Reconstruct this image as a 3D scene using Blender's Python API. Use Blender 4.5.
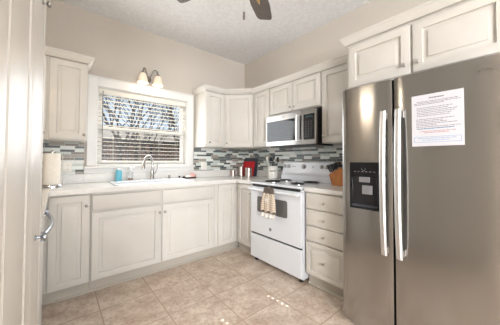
import bpy, bmesh, math, random
from mathutils import Vector, Matrix
for o in list(bpy.data.objects): bpy.data.objects.remove(o)
SC = bpy.context.scene
COL = SC.collection
PI = math.pi
def R(a): return math.radians(a)

# ------------------------------------------------------------ camera
cd = bpy.data.cameras.new('camera'); cam = bpy.data.objects.new('camera', cd); COL.objects.link(cam); SC.camera = cam
th, pt, rl = R(50.1036), R(1.3272), R(0.2109)
Fw = Vector((math.cos(th)*math.cos(pt), math.sin(th)*math.cos(pt), math.sin(pt)))
Rt = Vector((math.sin(th), -math.cos(th), 0)); Up = Rt.cross(Fw)
R2 = math.cos(rl)*Rt + math.sin(rl)*Up; U2 = -math.sin(rl)*Rt + math.cos(rl)*Up
mw = Matrix((R2, U2, -Fw)).transposed().to_4x4(); mw.translation = Vector((-2.4258, -3.0556, 1.1755))
cam.matrix_world = mw
cd.sensor_width = 36; cd.lens = 36*229.94/500; cd.shift_y = -(162.5-154.78)/500; cd.clip_start = .01

# ------------------------------------------------------------ world, sun, area lights, exposure
SC.view_settings.view_transform = 'Standard'; SC.view_settings.look = 'None'
SC.view_settings.gamma = 1; SC.view_settings.use_curve_mapping = False
SC.view_settings.exposure = 0.15
W = bpy.data.worlds.new('world'); SC.world = W; W.use_nodes = True
bg = W.node_tree.nodes['Background']; bg.inputs[0].default_value = (.66, .82, 1, 1); bg.inputs[1].default_value = .85
sd = bpy.data.lights.new('sun', 'SUN'); sd.energy = 15; sd.angle = R(.12); sd.color = (1, .95, .87)
sun = bpy.data.objects.new('sun', sd); COL.objects.link(sun)
sun.rotation_euler = Vector((.10, -1, -.98)).to_track_quat('-Z', 'Y').to_euler()
def area(name, loc, to, sx, sy, e, col=(1, 1, 1)):
    l = bpy.data.lights.new(name, 'AREA'); l.shape = 'RECTANGLE'; l.size = sx; l.size_y = sy; l.energy = e; l.color = col
    o = bpy.data.objects.new(name, l); COL.objects.link(o); o.location = loc
    o.rotation_euler = (Vector(to)-Vector(loc)).to_track_quat('-Z', 'Y').to_euler(); return o
area('rear_fill', (-1.7, -9.05, 1.45), (-1.7, 0, 1.75), 3.2, 2.0, 190, (.94, .97, 1))  # added soft fill from behind the camera, main light on the cabinet fronts
area('side_fill', (-3.95, -6.3, 1.5), (-.4, -2.0, 1.3), 1.8, 1.6, 340, (.97, .98, 1))  # fill lamp added out of view at left to brighten the range-wall cabinets
area('kitchen_window_daylight', (-1.57, -.04, 1.56), (-1.57, -2, 1.3), .95, .8, 11, (.93, .965, 1))

# ------------------------------------------------------------ materials
def mat(name, col=(.8, .8, .8), rough=.5, metal=0, **k):
    m = bpy.data.materials.new(name); m.use_nodes = True; b = m.node_tree.nodes['Principled BSDF']
    b.inputs['Base Color'].default_value = (*col, 1); b.inputs['Roughness'].default_value = rough; b.inputs['Metallic'].default_value = metal
    for a, v in k.items(): b.inputs[a.replace('_', ' ')].default_value = v
    return m
def N(m, t, **k):
    n = m.node_tree.nodes.new(t)
    for a, v in k.items():
        if hasattr(n, a): setattr(n, a, v)
        else: n.inputs[a.replace('_', ' ')].default_value = v
    return n
def L(m, a, b): m.node_tree.links.new(a, b)
def noise_mix(m, c1, c2, scale, detail=4, lo=.35, hi=.65, stretch=(1, 1, 1), bump=0, dist=.002, rough=None):
    tc = N(m, 'ShaderNodeTexCoord'); mp = N(m, 'ShaderNodeMapping'); mp.inputs['Scale'].default_value = stretch
    L(m, tc.outputs['Object'], mp.inputs[0]); n = N(m, 'ShaderNodeTexNoise', Scale=scale, Detail=detail); L(m, mp.outputs[0], n.inputs['Vector'])
    r = N(m, 'ShaderNodeValToRGB'); r.color_ramp.elements[0].position = lo; r.color_ramp.elements[1].position = hi
    r.color_ramp.elements[0].color = (*c1, 1); r.color_ramp.elements[1].color = (*c2, 1); L(m, n.outputs['Fac'], r.inputs[0])
    b = m.node_tree.nodes['Principled BSDF']; L(m, r.outputs[0], b.inputs['Base Color'])
    if bump:
        bp = N(m, 'ShaderNodeBump', Strength=bump, Distance=dist); L(m, n.outputs['Fac'], bp.inputs['Height']); L(m, bp.outputs[0], b.inputs['Normal'])
    return m
def c(r, g, b):
    f = lambda v: ((v/255+.055)/1.055)**2.4 if v > 10 else v/255/12.92
    return (f(r), f(g), f(b))
M = {}
M['wall'] = noise_mix(mat('wall_paint', rough=.8), c(196, 188, 178), c(200, 192, 182), 60, bump=.06)
M['ceil'] = noise_mix(mat('ceiling_paint', rough=.9), c(226, 227, 228), c(236, 237, 238), 34, detail=6, bump=.35, dist=.006)
M['cab'] = noise_mix(mat('cream_cabinet_paint', rough=.4), c(206, 202, 194), c(210, 206, 199), 5)
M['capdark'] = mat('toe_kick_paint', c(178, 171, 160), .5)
M['white'] = mat('white_trim_paint', c(226, 225, 222), .35)
M['blind'] = mat('blind_slat', c(226, 222, 212), .45)
M['lam'] = noise_mix(mat('white_laminate', rough=.25), c(222, 220, 216), c(229, 227, 223), 40)
M['enamel'] = mat('white_enamel', c(224, 227, 232), .18)
M['pullchrome'] = mat('dishwasher_pull_metal', (.36, .38, .42), .22, 1)
M['chrome'] = mat('chrome', (.8, .8, .82), .12, 1)
M['faucet'] = mat('brushed_faucet_nickel', (.42, .41, .40), .25, 1)
M['nickel'] = mat('satin_nickel', (.64, .62, .6), .3, 1)
M['darknickel'] = mat('aged_nickel', (.32, .3, .28), .35, 1)
M['black'] = mat('black_plastic', (.012, .012, .014), .35)
M['blackglass'] = mat('black_glass', (.006, .0065, .009), .05)
M['ovenglass'] = mat('oven_glass', c(105, 103, 102), .12)
M['knobgrey'] = mat('range_knob_grey', c(178, 178, 180), .3)
M['coil'] = mat('burner_coil', (.05, .048, .05), .5, .6)
M['pan'] = mat('chrome_drip_pan', (.55, .55, .56), .22, 1)
def steel(name, col, rough, an=.65):
    m = mat(name, col, rough, 1); b = m.node_tree.nodes['Principled BSDF']; b.inputs['Anisotropic'].default_value = an
    cx_ = N(m, 'ShaderNodeCombineXYZ'); cx_.inputs[2].default_value = 1; L(m, cx_.outputs[0], b.inputs['Tangent'])
    tc = N(m, 'ShaderNodeTexCoord'); mp = N(m, 'ShaderNodeMapping'); mp.inputs['Scale'].default_value = (2, 2, 260); L(m, tc.outputs['Object'], mp.inputs[0])
    n = N(m, 'ShaderNodeTexNoise', Scale=3, Detail=3); L(m, mp.outputs[0], n.inputs['Vector'])
    mr = N(m, 'ShaderNodeMapRange'); mr.inputs['To Min'].default_value = rough*.92; mr.inputs['To Max'].default_value = rough*1.08; L(m, n.outputs['Fac'], mr.inputs['Value']); L(m, mr.outputs[0], b.inputs['Roughness'])
    m2 = N(m, 'ShaderNodeMapping'); m2.inputs['Scale'].default_value = (1, 1, .22); L(m, tc.outputs['Object'], m2.inputs[0])
    n2 = N(m, 'ShaderNodeTexNoise', Scale=7, Detail=1); L(m, m2.outputs[0], n2.inputs['Vector'])
    bp = N(m, 'ShaderNodeBump', Strength=.5, Distance=.006); L(m, n2.outputs['Fac'], bp.inputs['Height']); L(m, bp.outputs[0], b.inputs['Normal'])
    return m
M['steel'] = steel('brushed_stainless', (.42, .412, .40), .19)
M['steelm'] = steel('microwave_stainless', (.36, .35, .34), .28)
M['steelh'] = mat('handle_stainless', (.74, .74, .74), .42, 1)
M['canister'] = noise_mix(mat('canister_metal', rough=.3, metal=1), (.46, .42, .38), (.56, .51, .47), 30, stretch=(1, 1, 20))
M['red'] = mat('red_plastic', c(200, 22, 34), .35)
M['slate'] = mat('dark_slate_board', c(58, 62, 72), .5)
M['ceramic'] = mat('white_ceramic', c(228, 226, 220), .25)
M['woodk'] = noise_mix(mat('knife_block_wood', rough=.42), c(160, 94, 42), c(196, 128, 64), 9, stretch=(8, 8, 1))
M['fan'] = noise_mix(mat('fan_blade_wood', rough=.5), c(92, 84, 80), c(110, 101, 96), 8, stretch=(1, 10, 1))
M['brass'] = mat('antique_brass', (.62, .42, .2), .3, 1)
M['plate'] = mat('outlet_plastic', c(236, 233, 226), .35)
M['slot'] = mat('outlet_slot', c(70, 66, 62), .6)
M['paper'] = mat('paper', c(212, 212, 218), .8)
M['towel'] = noise_mix(mat('paper_towel', rough=.95), c(240, 234, 222), c(248, 243, 233), 80, bump=.3)
M['ink'] = mat('printed_ink', c(90, 90, 95), .8); M['blueink'] = mat('blue_printed_ink', c(120, 160, 200), .8); M['redink'] = mat('red_printed_ink', c(180, 110, 105), .8)
M['label'] = mat('grey_emblem', c(130, 130, 132), .4)
M['pink'] = mat('pink_cloth', c(222, 172, 165), .9); M['whitecloth'] = mat('white_cloth', c(235, 232, 226), .9)
M['amber'] = mat('amber_liquid', c(176, 120, 60), .3)
M['bluesoap'] = mat('blue_soap', c(128, 214, 234), .15); M['bluesoap'].node_tree.nodes['Principled BSDF'].inputs['Transmission Weight'].default_value = .35
M['clear'] = mat('clear_plastic', (.9, .93, .93), .05); M['clear'].node_tree.nodes['Principled BSDF'].inputs['Transmission Weight'].default_value = .85
M['crochet'] = noise_mix(mat('grey_crochet', rough=1), c(88, 78, 72), c(112, 100, 92), 300, bump=.8)
def glassmat():
    m = bpy.data.materials.new('window_glass'); m.use_nodes = True; nt = m.node_tree; nt.nodes.clear()
    o = nt.nodes.new('ShaderNodeOutputMaterial'); mx = nt.nodes.new('ShaderNodeMixShader'); t = nt.nodes.new('ShaderNodeBsdfTransparent'); g = nt.nodes.new('ShaderNodeBsdfGlossy')
    g.inputs['Roughness'].default_value = .3; mx.inputs[0].default_value = .02
    nt.links.new(t.outputs[0], mx.inputs[1]); nt.links.new(g.outputs[0], mx.inputs[2]); nt.links.new(mx.outputs[0], o.inputs[0]); return m
M['glass'] = glassmat()
def emis(name, col, s):
    m = mat(name, col, .3); b = m.node_tree.nodes['Principled BSDF']; b.inputs['Emission Color'].default_value = (*col, 1); b.inputs['Emission Strength'].default_value = s; return m
M['shade'] = emis('frosted_lit_shade', c(255, 236, 214), .10)
M['bowl'] = emis('frosted_fan_light', c(255, 232, 205), 2.5)
def tilemat():
    m = mat('travertine_floor_tile', rough=.32); b = m.node_tree.nodes['Principled BSDF']
    tc = N(m, 'ShaderNodeTexCoord'); mp = N(m, 'ShaderNodeMapping'); L(m, tc.outputs['Object'], mp.inputs[0])
    P = .3955; mp.inputs['Location'].default_value = (.965/P+10, 1.31/P+10, 0); mp.inputs['Scale'].default_value = (1/P, 1/P, 1)
    sx = N(m, 'ShaderNodeSeparateXYZ'); L(m, mp.outputs[0], sx.inputs[0])
    def edge(o):
        f = N(m, 'ShaderNodeMath', operation='FRACT'); L(m, o, f.inputs[0]); s = N(m, 'ShaderNodeMath', operation='SUBTRACT'); L(m, f.outputs[0], s.inputs[0]); s.inputs[1].default_value = .5
        a = N(m, 'ShaderNodeMath', operation='ABSOLUTE'); L(m, s.outputs[0], a.inputs[0]); return a.outputs[0]
    mxm = N(m, 'ShaderNodeMath', operation='MAXIMUM'); L(m, edge(sx.outputs[0]), mxm.inputs[0]); L(m, edge(sx.outputs[1]), mxm.inputs[1])
    mr = N(m, 'ShaderNodeMapRange'); mr.inputs['From Min'].default_value = .4865; mr.inputs['From Max'].default_value = .4905; L(m, mxm.outputs[0], mr.inputs['Value'])
    fl = N(m, 'ShaderNodeVectorMath', operation='FLOOR'); L(m, mp.outputs[0], fl.inputs[0]); wn = N(m, 'ShaderNodeTexWhiteNoise'); L(m, fl.outputs[0], wn.inputs['Vector'])
    ad = N(m, 'ShaderNodeVectorMath', operation='MULTIPLY_ADD'); L(m, wn.outputs['Color'], ad.inputs[0]); ad.inputs[1].default_value = (9, 9, 9); L(m, tc.outputs['Object'], ad.inputs[2])
    n1 = N(m, 'ShaderNodeTexNoise', Scale=7, Detail=8, Roughness=.65); L(m, ad.outputs[0], n1.inputs['Vector'])
    r1 = N(m, 'ShaderNodeValToRGB'); e = r1.color_ramp.elements; e[0].position = .36; e[0].color = (*c(192, 172, 154), 1); e[1].position = .64; e[1].color = (*c(224, 211, 197), 1)
    L(m, n1.outputs['Fac'], r1.inputs[0])
    n2 = N(m, 'ShaderNodeTexNoise', Scale=38, Detail=6, Roughness=.7); L(m, ad.outputs[0], n2.inputs['Vector'])
    r2 = N(m, 'ShaderNodeValToRGB'); e = r2.color_ramp.elements; e[0].position = .33; e[0].color = (*c(206, 186, 170), 1); e[1].position = .55; e[1].color = (1, 1, 1, 1); L(m, n2.outputs['Fac'], r2.inputs[0])
    mu = N(m, 'ShaderNodeMix', data_type='RGBA', blend_type='MULTIPLY'); mu.inputs[0].default_value = .7; L(m, r1.outputs[0], mu.inputs[6]); L(m, r2.outputs[0], mu.inputs[7])
    mg = N(m, 'ShaderNodeMix', data_type='RGBA'); L(m, mr.outputs[0], mg.inputs[0]); L(m, mu.outputs[2], mg.inputs[6]); mg.inputs[7].default_value = (*c(184, 162, 143), 1)
    L(m, mg.outputs[2], b.inputs['Base Color'])
    ro = N(m, 'ShaderNodeMapRange'); ro.inputs['To Min'].default_value = .3; ro.inputs['To Max'].default_value = .8; L(m, mr.outputs[0], ro.inputs['Value']); L(m, ro.outputs[0], b.inputs['Roughness'])
    iv = N(m, 'ShaderNodeMath', operation='SUBTRACT'); iv.inputs[0].default_value = 1; L(m, mr.outputs[0], iv.inputs[1])
    bp = N(m, 'ShaderNodeBump', Strength=.5, Distance=.002); L(m, iv.outputs[0], bp.inputs['Height']); L(m, bp.outputs[0], b.inputs['Normal'])
    return m
M['tile'] = tilemat()
def mosaic(name, axis):
    m = mat(name, rough=.28, Specular_IOR_Level=.3); b = m.node_tree.nodes['Principled BSDF']
    tc = N(m, 'ShaderNodeTexCoord'); sx = N(m, 'ShaderNodeSeparateXYZ'); L(m, tc.outputs['Object'], sx.inputs[0])
    def mth(op, a, bv=None, cv=None):
        n = N(m, 'ShaderNodeMath', operation=op)
        for i, v in enumerate((a, bv, cv)):
            if v is None: continue
            if isinstance(v, (int, float)): n.inputs[i].default_value = v
            else: L(m, v, n.inputs[i])
        return n.outputs[0]
    u0 = sx.outputs[axis]; z = sx.outputs[2]
    PZ = .062; ln = .120        # one cell: a tall tile and a thin tile, in either order
    zr = mth('DIVIDE', mth('ADD', z, 5.008), PZ); zi = mth('FLOOR', zr); zf0 = mth('FRACT', zr)
    w1 = N(m, 'ShaderNodeTexWhiteNoise', noise_dimensions='1D'); L(m, zi, w1.inputs['W'])
    ur = mth('ADD', mth('DIVIDE', mth('ADD', u0, 9), ln), w1.outputs['Value']); ui = mth('FLOOR', ur); uf = mth('FRACT', ur)
    cc = N(m, 'ShaderNodeCombineXYZ'); L(m, zi, cc.inputs[0]); L(m, ui, cc.inputs[1]); cc.inputs[2].default_value = 3.7
    w3 = N(m, 'ShaderNodeTexWhiteNoise', noise_dimensions='3D'); L(m, cc.outputs[0], w3.inputs['Vector'])
    fl_ = mth('GREATER_THAN', w3.outputs['Value'], .5)
    zf = mth('ADD', mth('MULTIPLY', zf0, mth('SUBTRACT', 1, fl_)), mth('MULTIPLY', mth('SUBTRACT', 1, zf0), fl_))
    thin = mth('GREATER_THAN', zf, .62); row = mth('ADD', mth('MULTIPLY', zi, 2), thin)
    tall_f = mth('DIVIDE', zf, .62); thin_f = mth('DIVIDE', mth('SUBTRACT', zf, .62), .38)
    rf = mth('ADD', mth('MULTIPLY', tall_f, mth('SUBTRACT', 1, thin)), mth('MULTIPLY', thin_f, thin))
    cv = N(m, 'ShaderNodeCombineXYZ'); L(m, row, cv.inputs[0]); L(m, ui, cv.inputs[1])
    w2 = N(m, 'ShaderNodeTexWhiteNoise', noise_dimensions='3D'); L(m, cv.outputs[0], w2.inputs['Vector'])
    def ramp(cols):
        r = N(m, 'ShaderNodeValToRGB'); r.color_ramp.interpolation = 'CONSTANT'; e = r.color_ramp.elements
        for i, (p, cc) in enumerate(cols):
            el = e[i] if i < 2 else e.new(p); el.position = p; el.color = (*c(*cc), 1)
        L(m, w2.outputs['Value'], r.inputs[0]); return r.outputs[0]
    ra = ramp([(0, (226, 232, 228)), (.34, (196, 206, 202)), (.56, (160, 152, 142)), (.70, (98, 108, 108)), (.82, (222, 224, 220))])
    rb = ramp([(0, (82, 90, 92)), (.34, (128, 118, 108)), (.5, (98, 108, 108)), (.78, (196, 204, 198)), (.88, (66, 72, 76))])
    mx = N(m, 'ShaderNodeMix', data_type='RGBA'); L(m, thin, mx.inputs[0]); L(m, ra, mx.inputs[6]); L(m, rb, mx.inputs[7])
    ef = mth('GREATER_THAN', mth('ABSOLUTE', mth('SUBTRACT', rf, .5)), .45); eu = mth('GREATER_THAN', mth('ABSOLUTE', mth('SUBTRACT', uf, .5)), .488)
    g = mth('MAXIMUM', ef, eu)
    mg = N(m, 'ShaderNodeMix', data_type='RGBA'); L(m, g, mg.inputs[0]); L(m, mx.outputs[2], mg.inputs[6]); mg.inputs[7].default_value = (*c(200, 200, 192), 1)
    L(m, mg.outputs[2], b.inputs['Base Color'])
    bp = N(m, 'ShaderNodeBump', Strength=.4, Distance=.0015); L(m, mth('SUBTRACT', 1, g), bp.inputs['Height']); L(m, bp.outputs[0], b.inputs['Normal'])
    return m
M['mosx'] = mosaic('linear_mosaic_sink_wall', 0); M['mosy'] = mosaic('linear_mosaic_range_wall', 1)
def brickmat():
    m = mat('old_brick', rough=.9); tc = N(m, 'ShaderNodeTexCoord'); mp = N(m, 'ShaderNodeMapping'); mp.inputs['Rotation'].default_value = (R(90), 0, 0)
    L(m, tc.outputs['Object'], mp.inputs[0]); br = N(m, 'ShaderNodeTexBrick', Scale=2.2); br.inputs['Color1'].default_value = (*c(150, 108, 88), 1); br.inputs['Color2'].default_value = (*c(110, 84, 74), 1); br.inputs['Mortar'].default_value = (*c(180, 170, 160), 1)
    L(m, mp.outputs[0], br.inputs['Vector']); L(m, br.outputs[0], m.node_tree.nodes['Principled BSDF'].inputs['Base Color']); return m
M['brick'] = brickmat()
M['roof'] = noise_mix(mat('roof_shingle', rough=.95), c(58, 54, 52), c(84, 79, 76), 20, stretch=(1, 6, 6))
M['bark'] = noise_mix(mat('tree_bark', rough=.95), c(58, 50, 48), c(90, 80, 76), 12)
M['yard'] = noise_mix(mat('winter_grass', rough=1), c(70, 66, 50), c(90, 84, 64), 5)
def plaid():
    m = mat('plaid_cotton', rough=.95); tc = N(m, 'ShaderNodeTexCoord'); sx = N(m, 'ShaderNodeSeparateXYZ'); L(m, tc.outputs['UV'], sx.inputs[0])
    def st(o, k, th_):
        a = N(m, 'ShaderNodeMath', operation='MULTIPLY'); L(m, o, a.inputs[0]); a.inputs[1].default_value = k
        f = N(m, 'ShaderNodeMath', operation='FRACT'); L(m, a.outputs[0], f.inputs[0]); g = N(m, 'ShaderNodeMath', operation='LESS_THAN'); L(m, f.outputs[0], g.inputs[0]); g.inputs[1].default_value = th_; return g.outputs[0]
    base = (*c(222, 210, 194), 1); prev = None
    for (o, k, t_, col) in ((sx.outputs[0], 5, .38, c(176, 152, 130)), (sx.outputs[1], 9, .38, c(186, 164, 142)), (sx.outputs[0], 5, .1, c(110, 98, 92)), (sx.outputs[1], 9, .1, c(110, 98, 92))):
        mx = N(m, 'ShaderNodeMix', data_type='RGBA'); g = st(o, k, t_); ml = N(m, 'ShaderNodeMath', operation='MULTIPLY'); L(m, g, ml.inputs[0]); ml.inputs[1].default_value = .6; L(m, ml.outputs[0], mx.inputs[0])
        if prev: L(m, prev, mx.inputs[6])
        else: mx.inputs[6].default_value = base
        mx.inputs[7].default_value = (*col, 1); prev = mx.outputs[2]
    L(m, prev, m.node_tree.nodes['Principled BSDF'].inputs['Base Color']); return m
M['plaid'] = plaid()

# ------------------------------------------------------------ mesh helpers
class MB:
    def __init__(s): s.v = []; s.f = []
    def add(s, vs, fs, mtx=None):
        o = len(s.v); s.v += [tuple(mtx @ Vector(p)) if mtx else tuple(p) for p in vs]; s.f += [tuple(i+o for i in f) for f in fs]; return s
    def box(s, x0, x1, y0, y1, z0, z1, mtx=None):
        x0, x1 = sorted((x0, x1)); y0, y1 = sorted((y0, y1)); z0, z1 = sorted((z0, z1))
        v = [(x, y, z) for z in (z0, z1) for y in (y0, y1) for x in (x0, x1)]
        return s.add(v, [(0, 2, 3, 1), (4, 5, 7, 6), (0, 1, 5, 4), (2, 6, 7, 3), (0, 4, 6, 2), (1, 3, 7, 5)], mtx)
    def lathe(s, prof, n=24, mtx=None):     # prof [(r,z)], axis z
        vs = []; fs = []
        for (r, z) in prof: vs += [(r*math.cos(2*PI*k/n), r*math.sin(2*PI*k/n), z) for k in range(n)]
        for i in range(len(prof)-1):
            for k in range(n): fs.append((i*n+k, i*n+(k+1) % n, (i+1)*n+(k+1) % n, (i+1)*n+k))
        if prof[0][0] > 1e-6: fs.append(tuple(reversed(range(n))))
        if prof[-1][0] > 1e-6: fs.append(tuple((len(prof)-1)*n+k for k in range(n)))
        return s.add(vs, fs, mtx)
    def tube(s, pts, r, n=10, mtx=None, flat=1):
        pts = [Vector(p) for p in pts]; vs = []; fs = []; ref = None
        for i, p in enumerate(pts):
            t = (pts[min(i+1, len(pts)-1)]-pts[max(i-1, 0)]).normalized()
            if ref is None: ref = t.orthogonal().normalized()
            ref = (ref - t*ref.dot(t)).normalized(); b = t.cross(ref); rr = r[i] if isinstance(r, (list, tuple)) else r
            vs += [tuple(p+rr*(math.cos(2*PI*k/n)*ref+math.sin(2*PI*k/n)*b*flat)) for k in range(n)]
        for i in range(len(pts)-1):
            for k in range(n): fs.append((i*n+k, i*n+(k+1) % n, (i+1)*n+(k+1) % n, (i+1)*n+k))
        fs.append(tuple(reversed(range(n)))); fs.append(tuple((len(pts)-1)*n+k for k in range(n)))
        return s.add(vs, fs, mtx)
    def prism(s, poly, z0, z1, mtx=None):
        n = len(poly); vs = [(x, y, z0) for x, y in poly]+[(x, y, z1) for x, y in poly]
        return s.add(vs, [tuple(reversed(range(n))), tuple(range(n, 2*n))]+[(i, (i+1) % n, n+(i+1) % n, n+i) for i in range(n)], mtx)
    def rings(s, rs, mtx=None, cap=True):   # nested closed loops with the same vertex count
        n = len(rs[0]); vs = [p for r in rs for p in r]; fs = []
        for i in range(len(rs)-1):
            for k in range(n): fs.append((i*n+k, i*n+(k+1) % n, (i+1)*n+(k+1) % n, (i+1)*n+k))
        if cap: fs.append(tuple(reversed(range(n)))); fs.append(tuple((len(rs)-1)*n+k for k in range(n)))
        return s.add(vs, fs, mtx)
    def build(s, name, m, parent=None, bevel=0, smooth=40, seg=2):
        me = bpy.data.meshes.new(name); me.from_pydata(s.v, [], s.f)
        bm = bmesh.new(); bm.from_mesh(me); bmesh.ops.recalc_face_normals(bm, faces=bm.faces); bm.to_mesh(me); bm.free()
        me.materials.append(M[m] if isinstance(m, str) else m)
        if smooth: me.polygons.foreach_set('use_smooth', [True]*len(me.polygons)); me.set_sharp_from_angle(angle=R(smooth))
        o = bpy.data.objects.new(name, me); COL.objects.link(o)
        if parent: o.parent = parent
        if bevel:
            b = o.modifiers.new('bevel', 'BEVEL'); b.width = bevel; b.segments = seg; b.limit_method = 'ANGLE'; b.angle_limit = R(40)
        return o
def tag(o, label, cat, group=None, kind=None):
    if label: o['label'] = label
    if cat: o['category'] = cat
    if group: o['group'] = group
    if kind: o['kind'] = kind
    return o
def thing(name, label, cat, loc=(0, 0, 0), rz=0, group=None):
    o = bpy.data.objects.new(name, None); COL.objects.link(o); o.location = loc; o.rotation_euler = (0, 0, rz); o.empty_display_size = .1
    return tag(o, label, cat, group)
def struct(o): o['kind'] = 'structure'; return o
def T(x, y, z, rx=0, ry=0, rz=0):
    return Matrix.Translation((x, y, z)) @ Matrix.Rotation(rz, 4, 'Z') @ Matrix.Rotation(ry, 4, 'Y') @ Matrix.Rotation(rx, 4, 'X')
FRONT = lambda x, y, z: T(x, y, z, rx=R(90))    # lathe axis z -> -y
def rect(x0, x1, z0, z1, y): return [(x0, y, z0), (x1, y, z0), (x1, y, z1), (x0, y, z1)]
def panel_rings(x0, x1, z0, z1, yf, t, fr=.055, raised=True, mtx=None, mb=None):
    """door or drawer slab, front towards -y; yf is the front plane"""
    mb = mb or MB(); q = lambda i, d: rect(x0+i, x1-i, z0+i, z1-i, yf+d)
    if raised: rs = [q(0, t), q(0, .005), q(.002, .0015), q(.006, 0), q(fr, 0), q(fr+.001, .008), q(fr+.004, .014), q(fr+.013, .014), q(fr+.030, .006), q(fr+.031, .0015), q(fr+.034, .0008)]
    else: rs = [q(0, t), q(0, .006), q(.003, .002), q(.010, 0)]
    return mb.rings(rs, mtx)
KNOB = [(.009, 0), (.009, .002), (.005, .004), (.0045, .012), (.008, .015), (.0125, .018), (.0135, .022), (.012, .026), (.007, .028), (0, .0285)]
_knob = {}
def knob(parent, x, z, y, m='nickel', s=1):
    key = (m, s)
    if key not in _knob:
        mb = MB(); mb.lathe([(r*s, h*s) for r, h in KNOB], 16, T(0, 0, 0, rx=R(90))); o = mb.build('knob', m, parent); _knob[key] = o
    else: o = _knob[key].copy(); COL.objects.link(o); o.parent = parent
    o.location = (x, y, z); return o
def cabinet(name, label, org, rz, x0, x1, depth, z0, z1, fronts, toe=None, group=None, poly=None, mname='cab', cat='cabinet', kn='darknickel'):
    r = thing(name, label, cat, org, rz, group); t = .02; yb = -(depth-t)
    mb = MB()
    if poly: mb.prism(poly, z0, z1)
    else: mb.box(x0, x1, -.002, yb, z0, z1)
    mb.build('body', mname, r, .002)
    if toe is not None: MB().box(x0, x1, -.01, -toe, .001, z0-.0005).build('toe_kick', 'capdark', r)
    for (k, a, b, c0, c1, kb) in fronts:
        o = panel_rings(a, b, c0, c1, -depth, t-.001, raised=(k != 'slab'), fr=.055 if k != 'rdrawer' else .035).build('door' if k == 'door' else 'drawer', mname, r)
        if kb: knob(o, kb[0], kb[1], -depth, kn)
    return r
def sweep(path, prof, name, m, parent=None):
    """path: 2D polyline (x,y) with outward on the right-hand side; prof [(out,z)]"""
    n = len(path); P_ = [Vector(p) for p in path]; rs = []
    for i in range(n):
        d1 = (P_[i]-P_[i-1]).normalized() if i else None; d2 = (P_[i+1]-P_[i]).normalized() if i < n-1 else None
        n1 = Vector((d1.y, -d1.x)) if d1 else None; n2 = Vector((d2.y, -d2.x)) if d2 else None
        if n1 is None: mt = n2
        elif n2 is None: mt = n1
        else: mt = (n1+n2).normalized(); mt = mt/mt.dot(n1)
        rs.append([(P_[i].x+mt.x*o, P_[i].y+mt.y*o, z) for o, z in prof])
    return MB().rings(rs).build(name, m, parent, smooth=30)

# ------------------------------------------------------------ setting
CH = 2.8075
WX0, WX1, WZ0, WZ1 = -2.10, -1.035, 1.105, 2.0      # window opening
struct(MB().box(-4.1, .15, -9.25, .15, -.1, 0).build('floor', 'tile', smooth=0))
struct(MB().box(-4.1, .15, -9.25, .15, CH, CH+.1).build('ceiling', 'ceil', smooth=0))
mb = MB(); mb.box(-3.2, WX0, 0, .14, 0, CH).box(WX1, .12, 0, .14, 0, CH).box(WX0, WX1, 0, .14, 0, WZ0).box(WX0, WX1, 0, .14, WZ1, CH)
struct(mb.build('wall_back', 'wall', smooth=0))
struct(MB().box(0, .12, -9.22, 0, 0, CH).build('wall_right', 'wall', smooth=0))
struct(MB().box(-3.22, -3.1, -3.6, 0, 0, CH).build('wall_left', 'wall', smooth=0))
mb = MB(); mb.box(-4.1, -3.22, -3.6, -3.48, 0, CH).box(-4.1, -4.0, -9.22, -3.6, 0, CH)
struct(mb.build('wall_side', 'wall', smooth=0))
mb = MB(); mb.box(-4.1, -3.4, -9.22, -9.1, 0, CH).box(0, .1, -9.22, -9.1, 0, CH).box(-3.4, 0, -9.22, -9.1, 2.4, CH).box(-3.4, 0, -9.22, -9.1, 0, .3)
struct(mb.build('wall_front', 'wall', smooth=0))
# window
wr = struct(thing('window_1', None, None, ((WX0+WX1)/2, 0, WZ0)))
ox, oz = (WX0+WX1)/2, WZ0
def wb(*b):
    m_ = MB()
    for q in b: m_.box(q[0]-ox, q[1]-ox, q[2], q[3], q[4]-oz, q[5]-oz)
    return m_
cw = .088
wb((WX0-cw, WX0+.004, -.022, -.001, WZ0-.0, WZ1+cw), (WX1-.004, WX1+cw, -.022, -.001, WZ0-.0, WZ1+cw), (WX0+.004, WX1-.004, -.022, -.001, WZ1-.004, WZ1+cw)).build('window_casing', 'white', wr, .003)
wb((WX0-cw-.012, WX1+cw+.012, -.032, -.001, WZ1+cw, WZ1+cw+.014)).build('casing_cap', 'white', wr, .003)
wb((WX0-cw-.02, WX1+cw+.02, -.05, -.001, WZ0-.028, WZ0-.002)).build('window_sill', 'white', wr, .004)
wb((WX0+.001, WX0+.014, .001, .13, WZ0+.001, WZ1-.001), (WX1-.014, WX1-.001, .001, .13, WZ0+.001, WZ1-.001), (WX0+.014, WX1-.014, .001, .13, WZ1-.014, WZ1-.001), (WX0+.014, WX1-.014, .001, .13, WZ0+.001, WZ0+.014)).build('window_frame', 'white', wr)
sx0, sx1 = WX0+.016, WX1-.016; zm = 1.54
def sash(z0, z1, y, nm):
    o = wb((sx0, sx0+.045, y, y+.03, z0, z1), (sx1-.045, sx1, y, y+.03, z0, z1), (sx0+.045, sx1-.045, y, y+.03, z0, z0+.042), (sx0+.045, sx1-.045, y, y+.03, z1-.042, z1)).build(nm, 'white', wr, .003)
    wb((sx0+.045, sx1-.045, y+.013, y+.017, z0+.042, z1-.042)).build('glass', 'glass', o)
sash(WZ0+.015, zm+.02, .072, 'window_sash'); sash(zm-.02, WZ1-.015, .103, 'window_sash')
# quarter-round trims
QR = [(0, .001), (.014, .001), (.013, .009), (.008, .015), (0, .018)]
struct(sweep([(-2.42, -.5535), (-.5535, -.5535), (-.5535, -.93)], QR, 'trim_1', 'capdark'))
struct(sweep([(-.5535, -1.708), (-.5535, -2.150)], QR, 'trim_2', 'capdark'))

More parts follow.
